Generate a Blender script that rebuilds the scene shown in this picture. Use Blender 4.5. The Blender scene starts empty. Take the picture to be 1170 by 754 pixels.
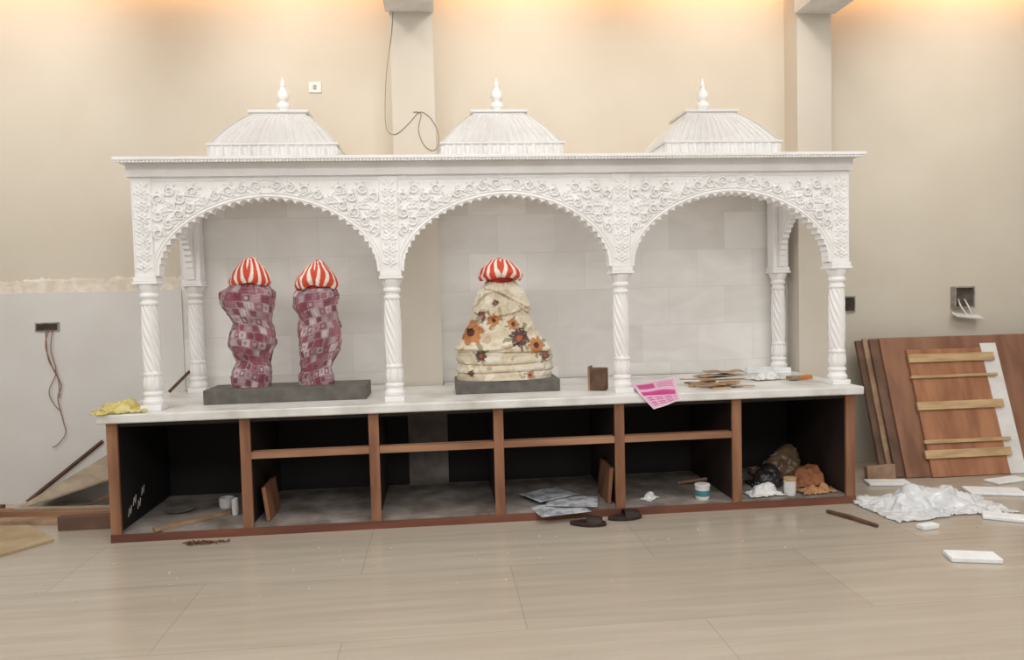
import bpy, bmesh, math, random
from mathutils import Vector, Matrix, noise
PI=math.pi
rnd=random.Random(7)
C=bpy.context.scene.collection
sc=bpy.context.scene
try:
    sc.view_settings.view_transform='Standard'; sc.view_settings.look='None'
except Exception: pass
# ------------------------------------------------------------------ camera
CP=Vector((2.0535,-4.8404,1.4614)); YAW,PIT,ROL,F=0.0957,-0.0448,-0.0252,866.4
fw=Vector((math.sin(YAW)*math.cos(PIT),math.cos(YAW)*math.cos(PIT),math.sin(PIT)))
r0=Vector((math.cos(YAW),-math.sin(YAW),0)); u0=r0.cross(fw)
rt=r0*math.cos(ROL)+u0*math.sin(ROL); up=-r0*math.sin(ROL)+u0*math.cos(ROL)
cd=bpy.data.cameras.new('camera'); cam=bpy.data.objects.new('camera',cd); C.objects.link(cam)
cd.sensor_fit='HORIZONTAL'; cd.sensor_width=36; cd.lens=F/1170*36; cd.clip_start=.05
cam.matrix_world=Matrix(((rt.x,up.x,-fw.x,CP.x),(rt.y,up.y,-fw.y,CP.y),(rt.z,up.z,-fw.z,CP.z),(0,0,0,1)))
sc.camera=cam
def at(px,py,ax,val):
    d=fw+rt*((px-585)/F)-up*((py-377)/F)
    return CP+d*((val-CP[ax])/d[ax])
# ------------------------------------------------------------------ materials
def S(r,g,b,a=1):
    f=lambda c:(c/255/12.92 if c/255<=.04045 else ((c/255+.055)/1.055)**2.4)
    return (f(r),f(g),f(b),a)
def newmat(name):
    m=bpy.data.materials.new(name); m.use_nodes=True
    nt=m.node_tree; b=nt.nodes['Principled BSDF']; return m,nt,b
def mat(name,c1,c2=None,rough=.6,scale=6,stretch=(1,1,1),bump=0,metal=0,detail=4,bscale=None,lo=.35,hi=.65,trans=0,alpha=1):
    m,nt,b=newmat(name); N=nt.nodes.new; L=nt.links.new
    c2=c2 or tuple(c*.85 for c in c1[:3])+(1,)
    tc=N('ShaderNodeTexCoord'); mp=N('ShaderNodeMapping'); mp.inputs['Scale'].default_value=stretch
    L(tc.outputs['Object'],mp.inputs[0])
    nz=N('ShaderNodeTexNoise'); nz.inputs['Scale'].default_value=scale; nz.inputs['Detail'].default_value=detail
    L(mp.outputs[0],nz.inputs['Vector'])
    cr=N('ShaderNodeValToRGB'); cr.color_ramp.elements[0].position=lo; cr.color_ramp.elements[1].position=hi
    cr.color_ramp.elements[0].color=c2; cr.color_ramp.elements[1].color=c1
    L(nz.outputs[0],cr.inputs[0]); L(cr.outputs[0],b.inputs['Base Color'])
    b.inputs['Roughness'].default_value=rough; b.inputs['Metallic'].default_value=metal
    if trans: b.inputs['Transmission Weight'].default_value=trans
    if alpha<1: b.inputs['Alpha'].default_value=alpha
    if bump:
        n2=N('ShaderNodeTexNoise'); n2.inputs['Scale'].default_value=bscale or scale*4; n2.inputs['Detail'].default_value=3
        L(mp.outputs[0],n2.inputs['Vector'])
        bp=N('ShaderNodeBump'); bp.inputs['Strength'].default_value=bump; bp.inputs['Distance'].default_value=.01
        L(n2.outputs[0],bp.inputs['Height']); L(bp.outputs[0],b.inputs['Normal'])
    return m
def colmat(name,rough=.8):
    m,nt,b=newmat(name); a=nt.nodes.new('ShaderNodeAttribute'); a.attribute_name='Col'
    nz=nt.nodes.new('ShaderNodeTexNoise'); nz.inputs['Scale'].default_value=60
    hs=nt.nodes.new('ShaderNodeMix'); hs.data_type='RGBA'; hs.blend_type='MULTIPLY'; hs.inputs[0].default_value=.12
    nt.links.new(a.outputs['Color'],hs.inputs[6]); nt.links.new(nz.outputs[0],hs.inputs[7])
    nt.links.new(hs.outputs[2],b.inputs['Base Color']); b.inputs['Roughness'].default_value=rough
    return m
def brickmat(name,ca,cb,cm,w,h,mortar,rough,grain,swap,offset=.5,gmix=.35,gcol=None,dist=.6):
    m,nt,b=newmat(name); N=nt.nodes.new; L=nt.links.new
    tc=N('ShaderNodeTexCoord'); sx=N('ShaderNodeSeparateXYZ'); cx=N('ShaderNodeCombineXYZ')
    L(tc.outputs['Object'],sx.inputs[0]); L(sx.outputs[0],cx.inputs[0]); L(sx.outputs[2 if swap else 1],cx.inputs[1])
    br=N('ShaderNodeTexBrick'); br.inputs['Color1'].default_value=ca; br.inputs['Color2'].default_value=cb; br.inputs['Mortar'].default_value=cm
    br.inputs['Scale'].default_value=1; br.inputs['Brick Width'].default_value=w; br.inputs['Row Height'].default_value=h
    br.inputs['Mortar Size'].default_value=mortar; br.inputs['Mortar Smooth'].default_value=.3; br.offset=offset
    L(cx.outputs[0],br.inputs['Vector'])
    mp=N('ShaderNodeMapping'); mp.inputs['Scale'].default_value=grain; L(cx.outputs[0],mp.inputs[0])
    nz=N('ShaderNodeTexNoise'); nz.inputs['Scale'].default_value=1; nz.inputs['Detail'].default_value=7; nz.inputs['Distortion'].default_value=dist
    L(mp.outputs[0],nz.inputs['Vector'])
    cr=N('ShaderNodeValToRGB'); cr.color_ramp.elements[0].position=.3; cr.color_ramp.elements[1].position=.7
    cr.color_ramp.elements[0].color=gcol or (.6,.57,.53,1); cr.color_ramp.elements[1].color=(1,1,1,1)
    L(nz.outputs[0],cr.inputs[0])
    mx=N('ShaderNodeMix'); mx.data_type='RGBA'; mx.blend_type='MULTIPLY'; mx.inputs[0].default_value=gmix
    L(br.outputs[0],mx.inputs[6]); L(cr.outputs[0],mx.inputs[7]); L(mx.outputs[2],b.inputs['Base Color'])
    b.inputs['Roughness'].default_value=rough
    return m
MARB=mat('white_marble',S(247,246,245),S(238,236,234),.4,5,lo=.3,hi=.6)
MARB2=mat('dusty_marble_slab',S(230,229,226),S(197,192,184),.35,3.5,lo=.3,hi=.55,detail=7)
WALL=mat('cream_wall_paint',S(216,208,193),S(209,200,184),.75,1.2)
PILL=mat('pale_pillar_paint',S(218,210,197),S(211,202,188),.7,1.5)
CLAD=mat('pale_grey_white_cladding',S(224,222,218),S(214,211,206),.4,1.3)
ROUGH=mat('rough_plaster',S(234,228,217),S(218,206,188),.95,14,bump=.5,detail=8)
TILE=brickmat('marble_wall_tiles',S(251,249,245),S(236,233,228),S(230,227,222),.46,.3,.002,.3,(1.4,2.6,1),True,gmix=.6,gcol=(.80,.785,.76,1),dist=1.8)
FLOOR=brickmat('beige_stone_floor',S(194,184,169),S(190,179,164),S(174,163,148),1.6,.8,.003,.22,(1.1,15,1),False,gmix=.5,gcol=(.72,.69,.65,1),dist=.35)
CEIL=mat('white_ceiling',S(232,231,228),None,.9)
WOOD=mat('brown_ply_edge',S(158,112,82),S(118,76,53),.65,11,(1,1,.15),detail=7)
WOODH=mat('brown_ply_rail',S(172,130,100),S(136,94,68),.65,9,(.15,1,1),detail=7)
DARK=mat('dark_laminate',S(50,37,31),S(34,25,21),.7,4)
BLACK=mat('black_laminate',S(28,22,20),S(18,14,14),.75,4)
DUST=mat('dusty_bottom_board',S(164,155,147),S(118,107,98),.8,6,detail=9)
REDW=mat('reddish_rail',S(128,78,58),S(98,56,43),.65,8,(.2,1,1),detail=7)
PLINTH=mat('grey_green_stone',S(108,104,96),S(88,84,78),.6,14)
PINE=mat('pale_pine',S(210,180,136),S(178,146,106),.65,12,(.3,2,2),detail=7)
PLY=mat('dusty_red_brown_plywood',S(156,112,86),S(126,86,65),.65,3.5,(2.5,1,.5),detail=9)
PLYP=mat('orange_brown_plywood_panel',S(182,128,92),S(150,100,70),.65,4,(2.5,1,.5),detail=9)
PLY2=mat('tan_board_edge',S(178,148,120),S(142,112,88),.7,8)
PLY3=mat('dark_brown_board',S(122,92,74),S(94,70,56),.7,5)
BLKW=mat('dark_block_wood',S(116,86,64),S(84,61,46),.75,11,detail=8)
WHITEB=mat('white_board',S(238,236,232),None,.5)
FOAM=mat('white_foam',S(246,247,248),S(236,237,238),.8,20,bump=.1)
PLAST=mat('white_plastic_film',S(252,252,254),S(243,246,249),.12,9,alpha=.72)
YEL=mat('yellow_plastic_film',S(248,236,164),S(240,222,134),.2,10,alpha=.6)
REDC=mat('red_cloth',S(186,44,34),S(130,26,22),.8,20)
COLM=colmat('patterned_cloth'); PAPM=colmat('printed_paper',.6)
METAL=mat('galvanised_metal',S(176,170,162),S(138,132,124),.45,20,metal=.4)
DKHOLE=mat('dark_recess',S(78,66,58),S(52,44,38),.9,12)
GRHOLE=mat('grey_recess',S(112,100,90),S(82,72,64),.9,12)
PLATE=mat('white_plastic_plate',S(240,238,234),None,.35)
WIRE=mat('reddish_brown_wire',S(150,104,88),None,.6)
WIRED=mat('dull_wire',S(150,134,118),None,.6)
STICK=mat('old_dark_stick',S(110,82,62),S(78,56,44),.8,12,(1,1,1))
PAPER=mat('grey_paper',S(206,208,212),S(150,154,162),.6,12,lo=.42,hi=.55)
BROWNBAG=mat('brown_plastic_bag',S(150,122,98),S(118,93,74),.3,5)
TANBAG=mat('rust_brown_cloth',S(188,124,80),S(150,95,62),.65,5)
ORAG=mat('tan_rag',S(198,150,106),S(172,124,86),.8,6)
BLKBAG=mat('black_plastic_bag',S(60,54,54),S(38,34,35),.28,6)
WHTBAG=mat('white_plastic_bag',S(238,236,234),S(222,220,219),.4,12)
TEAL=mat('teal_label',S(70,140,150),None,.5)
ORNG=mat('orange_band',S(226,136,46),None,.5)
SLIP=mat('dark_brown_rubber',S(58,40,34),S(38,26,24),.7,20)
CARD=mat('tan_plywood_offcut',S(190,168,136),S(166,142,110),.85,5)
SHEET=mat('dusty_beige_board',S(178,164,144),S(144,128,110),.7,4,(1,1,3),detail=8)
LEAF=mat('dry_brown_shavings',S(120,82,52),S(88,56,36),.9,20)
CRUMB=mat('pale_crumbs',S(222,213,199),S(190,176,158),.9,20)
CHALK=mat('white_chalk',S(190,186,182),None,.9)
KRAFT=mat('kraft_paper',S(184,156,124),S(152,124,96),.8,14)
CEM=mat('grey_cement',S(140,132,124),S(104,96,90),.9,6)
# ------------------------------------------------------------------ mesh helpers
class MB:
    def __init__(s): s.v=[];s.f=[];s.c=[]
    def add(s,vs,fs,T=None):
        n=len(s.v); s.v+=[tuple(T@Vector(p)) if T is not None else tuple(p) for p in vs]
        s.f+=[tuple(i+n for i in f) for f in fs]; return s
    def box(s,x0,x1,y0,y1,z0,z1,T=None):
        return s.add([(x0,y0,z0),(x1,y0,z0),(x1,y1,z0),(x0,y1,z0),(x0,y0,z1),(x1,y0,z1),(x1,y1,z1),(x0,y1,z1)],
            [(0,3,2,1),(4,5,6,7),(0,1,5,4),(1,2,6,5),(2,3,7,6),(3,0,4,7)],T)
    def lathe(s,prof,n=32,c=(0,0,0),mod=None,T=None,cap=True):
        vs=[];fs=[]
        for r,z in prof:
            for i in range(n):
                t=2*PI*i/n; rr=mod(t,z,r) if mod else r
                vs.append((c[0]+rr*math.cos(t),c[1]+rr*math.sin(t),c[2]+z))
        for j in range(len(prof)-1):
            for i in range(n):
                k=(i+1)%n; fs.append((j*n+i,j*n+k,(j+1)*n+k,(j+1)*n+i))
        if cap: fs.append(tuple(range(n))[::-1]); fs.append(tuple((len(prof)-1)*n+i for i in range(n)))
        return s.add(vs,fs,T)
    def tube(s,pts,r,n=6,T=None):
        pts=[Vector(p) for p in pts]; m=len(pts); rs=r if isinstance(r,(list,tuple)) else [r]*m
        vs=[];fs=[];pn=None
        for i,p in enumerate(pts):
            t=(pts[min(i+1,m-1)]-pts[max(i-1,0)])
            t=t.normalized() if t.length>1e-9 else Vector((0,0,1))
            if pn is None: pn=t.orthogonal().normalized()
            pn=(pn-t*pn.dot(t)); pn=pn.normalized() if pn.length>1e-6 else t.orthogonal().normalized()
            b=t.cross(pn)
            for k in range(n):
                a=2*PI*k/n; vs.append(p+(pn*math.cos(a)+b*math.sin(a))*rs[i])
        for j in range(m-1):
            for k in range(n):
                q=(k+1)%n; fs.append((j*n+k,j*n+q,(j+1)*n+q,(j+1)*n+k))
        fs.append(tuple(range(n))[::-1]); fs.append(tuple((m-1)*n+k for k in range(n)))
        return s.add(vs,fs,T)
    def grid(s,fn,nu,nv,closed=False,col=None,T=None):
        vs=[];fs=[];cu=nu if closed else nu+1
        for j in range(nv+1):
            for i in range(cu):
                vs.append(fn(i/nu,j/nv))
                if col: s.c.append(col(i/nu,j/nv,vs[-1]))
        for j in range(nv):
            for i in range(nu):
                k=(i+1)%cu if closed else i+1
                fs.append((j*cu+i,j*cu+k,(j+1)*cu+k,(j+1)*cu+i))
        return s.add(vs,fs,T)
    def ell(s,c,r,nu=8,nv=5,T=None):
        vs=[(c[0],c[1],c[2]-r[2])];fs=[]
        for j in range(1,nv):
            p=-PI/2+PI*j/nv
            for i in range(nu):
                t=2*PI*i/nu; vs.append((c[0]+r[0]*math.cos(p)*math.cos(t),c[1]+r[1]*math.cos(p)*math.sin(t),c[2]+r[2]*math.sin(p)))
        vs.append((c[0],c[1],c[2]+r[2])); e=len(vs)-1
        for i in range(nu): fs.append((0,1+(i+1)%nu,1+i)); fs.append((e,1+(nv-2)*nu+i,1+(nv-2)*nu+(i+1)%nu))
        for j in range(nv-2):
            for i in range(nu):
                k=(i+1)%nu; fs.append((1+j*nu+i,1+j*nu+k,1+(j+1)*nu+k,1+(j+1)*nu+i))
        return s.add(vs,fs,T)
base={}
def build(name,mb,m,loc,bevel=0,smooth=35,solid=0,tri=False):
    me=bpy.data.meshes.new(name); L=Vector(loc)
    me.from_pydata([tuple(Vector(p)-L) for p in mb.v],[],mb.f)
    bm=bmesh.new(); bm.from_mesh(me)
    if tri: bmesh.ops.triangulate(bm,faces=bm.faces[:])
    bmesh.ops.recalc_face_normals(bm,faces=bm.faces[:]); bm.to_mesh(me); bm.free()
    if mb.c:
        ca=me.color_attributes.new(name='Col',type='FLOAT_COLOR',domain='POINT')
        fl=[]; [fl.extend(c) for c in mb.c]; ca.data.foreach_set('color',fl)
    if smooth:
        for p in me.polygons: p.use_smooth=True
        me.set_sharp_from_angle(angle=math.radians(smooth))
    me.materials.append(m)
    o=bpy.data.objects.new(name,me); C.objects.link(o)
    if solid:
        md=o.modifiers.new('solid','SOLIDIFY'); md.thickness=solid; md.offset=0
    if bevel:
        md=o.modifiers.new('bevel','BEVEL'); md.width=bevel; md.segments=2; md.limit_method='ANGLE'; md.angle_limit=math.radians(50)
    return o
def thing(name,label,cat,loc,group=None):
    o=bpy.data.objects.new(name,None); C.objects.link(o); o.location=loc; o.empty_display_size=.1
    o['label']=label; o['category']=cat
    if group: o['group']=group
    base[o.name]=Vector(loc); return o
def part(name,mb,m,parent,label=None,**k):
    o=build(name,mb,m,base[parent.name],**k); o.parent=parent; base[o.name]=base[parent.name]
    if label: o['label']=label
    return o
def single(name,mb,m,label,cat,group=None,loc=None,**k):
    if loc is None:
        n=len(mb.v); loc=(sum(p[0] for p in mb.v)/n,sum(p[1] for p in mb.v)/n,min(p[2] for p in mb.v))
    o=build(name,mb,m,loc,**k); o.location=loc; o['label']=label; o['category']=cat
    if group: o['group']=group
    base[o.name]=Vector(loc); return o
def struct(name,mb,m,**k):
    o=build(name,mb,m,(0,0,0),**k); o['kind']='structure'; return o
def TR(x,y,z,rz=0,rx=0,ry=0):
    return Matrix.Translation((x,y,z))@Matrix.Rotation(rz,4,'Z')@Matrix.Rotation(ry,4,'Y')@Matrix.Rotation(rx,4,'X')
def nz(x,y,z): return noise.noise(Vector((x,y,z)))
# ------------------------------------------------------------------ cloth drops: limp bags and sheets are simulated, then frozen to plain meshes
SPEC={ # name: (size x, size y, cells, bumps [(x,y,radius)], growth)
 'heap':(.76,.50,64,[(-.22,-.02,.05),(-.08,.06,.07),(.05,-.05,.06),(.18,.04,.06),(.0,.0,.05),(.28,-.04,.035)],.40),
 'yellow':(.30,.24,40,[(-.06,0,.03),(.05,.03,.04),(.03,-.04,.025)],.45),
 'white':(.22,.15,36,[(-.04,.0,.03),(.04,.01,.035)],.45),
 'black':(.26,.22,46,[(-.05,.0,.05),(.05,.03,.065),(.0,-.05,.035)],.60),
 'brown':(.46,.32,56,[(-.13,.0,.06),(-.04,.03,.085),(.07,.0,.07),(.13,-.05,.05),(-.05,-.08,.035),(.02,.10,.09)],.72),
 'tan':(.34,.25,52,[(-.09,0,.05),(.04,.02,.055),(.02,-.06,.035),(-.02,.05,.05)],.72),
 'rag':(.28,.14,36,[(-.06,.0,.02),(.05,.01,.025)],.45),
 'cloth':(.24,.15,36,[(-.05,.0,.025),(.05,.0,.03)],.45)}
SIM={}
def run_cloth():
    tmp=[]; cl={}
    fm=MB().box(-3,40,47,53,-.1,0); me=bpy.data.meshes.new('t'); me.from_pydata(fm.v,[],fm.f); fo=bpy.data.objects.new('t',me); C.objects.link(fo); tmp.append(fo)
    fo.modifiers.new('c','COLLISION'); fo.collision.thickness_outer=.003; fo.collision.cloth_friction=12
    for i,(k,(sx,sy,n,bumps,gr)) in enumerate(SPEC.items()):
        ox=i*3.0; r=random.Random(i+3)
        for bx_,by_,br_ in bumps:
            b=MB().ell((ox+bx_,50+by_,br_*.9),(br_,br_,br_),16,10); me=bpy.data.meshes.new('t'); me.from_pydata(b.v,[],b.f)
            bo=bpy.data.objects.new('t',me); C.objects.link(bo); bo.modifiers.new('c','COLLISION'); bo.collision.thickness_outer=.003; bo.collision.cloth_friction=12; tmp.append(bo)
        top=max(b[2] for b in bumps)*1.95+.02; ny=max(8,int(n*sy/sx)); g=MB()
        def fn(u,v,sx=sx,sy=sy,ox=ox,top=top,i=i):
            x=(u-.5)*sx; y=(v-.5)*sy; s=1/max(sx,sy)
            return (ox+x+.04*sx*nz(y*6*s,x*2*s,i),50+y+.06*sy*nz(x*6*s,y*2*s,i+5),top+.03*sx*nz(x*9*s,y*9*s,i+9)+.02*sx*nz(x*20*s,y*20*s,i))
        g.grid(fn,n,ny); me=bpy.data.meshes.new('t'); me.from_pydata(g.v,[],g.f); o=bpy.data.objects.new('t',me); C.objects.link(o); tmp.append(o)
        md=o.modifiers.new('cl','CLOTH'); st=md.settings; st.quality=6; st.mass=.12; st.tension_stiffness=12; st.compression_stiffness=12; st.shear_stiffness=4; st.bending_stiffness=.3 if k=='heap' else .08
        st.air_damping=2.5; st.shrink_min=-gr; md.collision_settings.distance_min=.003; md.collision_settings.collision_quality=3
        md.point_cache.frame_start=1; md.point_cache.frame_end=60
        cl[k]=(o,ox)
    for f in range(1,47): sc.frame_set(f)
    dg=bpy.context.evaluated_depsgraph_get()
    for k,(o,ox) in cl.items():
        e=o.evaluated_get(dg); m=e.to_mesh()
        SIM[k]=([(v.co.x-ox,v.co.y-50,v.co.z) for v in m.vertices],[tuple(p.vertices) for p in m.polygons]); e.to_mesh_clear()
    for o in tmp:
        me=o.data; bpy.data.objects.remove(o,do_unlink=True); bpy.data.meshes.remove(me)
    sc.frame_set(1)
run_cloth()
def drop(key,cx,cy,z0,rot=0,sc_=(1,1,1),xlim=None):
    m=MB(); c,s=math.cos(rot),math.sin(rot); vs,fs=SIM[key]; out=[]
    for x,y,z in vs:
        X=cx+(x*c-y*s)*sc_[0]; Yv=cy+(x*s+y*c)*sc_[1]
        if xlim: X=max(xlim[0],min(xlim[1],X)); Yv=max(.04,min(.86,Yv))
        out.append((X,Yv,z0+.002+max(0,z)*sc_[2]))
    m.add(out,fs); return m
# ------------------------------------------------------------------ room
L=4.8295; WY=1.15; PF=.93; T=.8
struct('floor',MB().box(-6,11,-8,WY+.2,-.1,0),FLOOR,smooth=0)
struct('wall_back',MB().box(-6,11,WY,WY+.2,0,4.2),WALL,smooth=0)
struct('ceiling',MB().box(-6,11,-8,WY+.2,4.2,4.3),CEIL,smooth=0)
p1a=at(447,90,1,PF).x; p1b=at(496,90,1,PF).x; p2a=4.9; p2b=at(950,90,1,PF).x
struct('wall_pillar_center',MB().box(p1a,p1b,PF,WY,0,4.2),PILL,smooth=0)
struct('wall_pillar_right',MB().box(p2a,p2b,PF,WY,0,4.2),PILL,smooth=0)
zb1=at(470,12,1,PF-.03).z; zb2=at(925,14,1,PF-.03).z
struct('trim_1',MB().box(p1a-.03,p1b+.01,-7.9,PF,zb1,4.2),CEIL,smooth=0)
struct('trim_2',MB().box(p2a-.02,p2b+.03,-7.9,PF,zb2,4.2),CEIL,smooth=0)
zr0=at(80,334,1,WY-.03).z; zr1=at(80,318,1,WY).z
struct('wall_left',MB().box(-6,.12,WY-.035,WY,0,zr0),CLAD,smooth=0)
mb=MB()
def rough(u,v):
    x=-6+6.12*u; z=zr0+(zr1-zr0)*v+(.06*nz(x*3,1,2)+.03*nz(x*13,1,2)+.02*nz(x*40,1,2) if v>.9 else 0)
    return (x,WY-.005-.003*abs(nz(x*14,v*4,5))+.006*(v>.9),z)
mb.grid(rough,500,6)
struct('trim_3',mb,ROUGH,smooth=0)
struct('wall_center',MB().box(.12,p1a,WY-.02,WY,T,2.36).box(p1b,p2a,WY-.02,WY,T,2.36),TILE,smooth=0)
# ------------------------------------------------------------------ cabinet
cab=thing('base_cabinet','long open-fronted brown wooden base cabinet with six bays under the marble slab','cabinet',(L/2,.45,0))
hw=.032; DB=.9
for k in range(7):
    x=hw+(L-2*hw)*k/6
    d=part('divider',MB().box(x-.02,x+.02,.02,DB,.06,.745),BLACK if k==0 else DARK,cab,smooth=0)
    part('edge_strip',MB().box(x-hw,x+hw,0,.022,.0,.745),WOOD,d,bevel=.002,smooth=0)
part('back_panel',MB().box(0,L,DB,DB+.02,.0,.745),BLACK,cab,smooth=0)
part('bottom_board',MB().box(.0,L,.022,DB,.02,.055),DUST,cab,smooth=0)
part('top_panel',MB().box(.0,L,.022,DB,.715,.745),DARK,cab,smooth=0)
part('bottom_rail',MB().box(.0,L,-.006,.0,.0,.05),REDW,cab,smooth=0)
zs=sum(at(px,py,1,0).z for px,py in [(350,518),(503,511.5),(646,505.5),(782,498)])/4
for k in range(1,5):
    xa=hw+(L-2*hw)*k/6+hw; xb=hw+(L-2*hw)*(k+1)/6-hw
    part('cross_rail',MB().box(xa,xb,.004,.075,zs-.022,zs+.02),WOODH,cab,bevel=.002,smooth=0)
part('back_batten',MB().box(at(467,510,1,.88).x,at(512,510,1,.88).x,.87,DB,.055,.715),CEM,cab,smooth=0,label='grey cement strip at the back of the third bay')
for k,(yy,zz) in enumerate([(.14,.12),(.22,.17),(.29,.13),(.36,.2)]):
    part('chalk_mark',MB().tube([(.0535,yy,zz),(.0535,yy+.02,zz+.05),(.0535,yy+.035,zz+.01),(.0535,yy+.05,zz+.06)],.0035,5),CHALK,cab,label='small white chalk mark on the black left side')
xs0,xs1=-.04,L+.04
mb=MB().box(xs0,xs1,-.045,PF-.02,.745,T)
mb.box(xs0,p1a-.003,PF-.02,WY-.04,.745,T); mb.box(p1b+.003,p2a-.01,PF-.02,WY-.04,.745,T)
slab=single('marble_slab',mb,MARB2,'long dusty white marble slab lying across the top of the brown cabinet','countertop',loc=(L/2,.5,.745),bevel=.008,smooth=35)
# ------------------------------------------------------------------ canopy
XC=[.2449+1.5102*k for k in range(4)]; YC,YR,ZC=.1319,1.035,1.6375; ZP=2.25
can=thing('marble_canopy','white carved marble shrine canopy with three scalloped arches on twisted columns','shrine',(2.51,.6,T))
def column(x,y):
    def tw(t,z,r):
        if .24<z<.66: return r*(1+.09*math.cos(9*t+z*75))
        if .13<z<.22: return r*(1+.05*math.cos(10*t))
        return r
    prof=[(.046,.12),(.054,.13),(.057,.16),(.053,.2),(.049,.215),(.055,.222),(.055,.232),(.047,.24)]
    prof+=[(.046+.005*math.sin(PI*(i/56)),.245+.41*i/56) for i in range(57)]
    prof+=[(.047,.66),(.054,.665),(.054,.678),(.045,.685),(.045,.70)]
    sh=part('column',MB().lathe(prof,90,(x,y,T),mod=tw),MARB,can,smooth=50)
    b=MB().box(x-.063,x+.063,y-.063,y+.063,T,T+.034).lathe([(.061,.034),(.066,.046),(.066,.060),(.056,.072),(.053,.09),(.060,.098),(.060,.11),(.048,.12)],32,(x,y,T))
    part('column_base',b,MARB,sh,bevel=.003)
    c=MB().lathe([(.045,.70),(.056,.71),(.058,.722),(.049,.735),(.053,.75),(.066,.775),(.070,.79)],48,(x,y,T),mod=lambda t,z,r:r*(1+(.06*abs(math.cos(6*t)) if .74<z<.78 else 0)))
    c.box(x-.075,x+.075,y-.075,y+.075,T+.79,T+.808).box(x-.068,x+.068,y-.068,y+.068,T+.808,ZC)
    part('capital',c,MARB,sh,bevel=.004)
for x in XC: column(x,YC)
for x in (XC[0],XC[3]): column(x,YR)
def curl(mb,P,s,z,r,a,dirn,w=.0074,turns=1.25):
    pts=[];rs=[]
    for i in range(18):
        q=i/17; rr=r*(1-.84*q); t=a+dirn*q*2*PI*turns
        pts.append(P(s+rr*math.cos(t),.009,z+rr*math.sin(t))); rs.append(w*(1-.4*q))
    mb.tube(pts,rs,6)
def petal(mb,P,s,z,a,l,w,d=.018):
    vs=[];n=8
    c=(s+math.cos(a)*l*.5,z+math.sin(a)*l*.5)
    for i in range(n):
        t=2*PI*i/n; e=math.cos(t)*l*.5; g=math.sin(t)*w*.5*(1-.35*math.cos(t))
        vs.append(P(c[0]+e*math.cos(a)-g*math.sin(a),-.001,c[1]+e*math.sin(a)+g*math.cos(a)))
    vs.append(P(c[0],d,c[1])); mb.add(vs,[(i,(i+1)%n,n) for i in range(n)])
def flower(mb,P,s,z,r,n=6,a0=0):
    for i in range(n): petal(mb,P,s+math.cos(a0+2*PI*i/n)*r*.2,z+math.sin(a0+2*PI*i/n)*r*.2,a0+2*PI*i/n,r*.85,r*.5,.017)
    mb.add([P(s+r*.28*math.cos(2*PI*i/8),.004,z+r*.28*math.sin(2*PI*i/8)) for i in range(8)]+[P(s,.020,z)],[(i,(i+1)%8,8) for i in range(8)])
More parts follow.
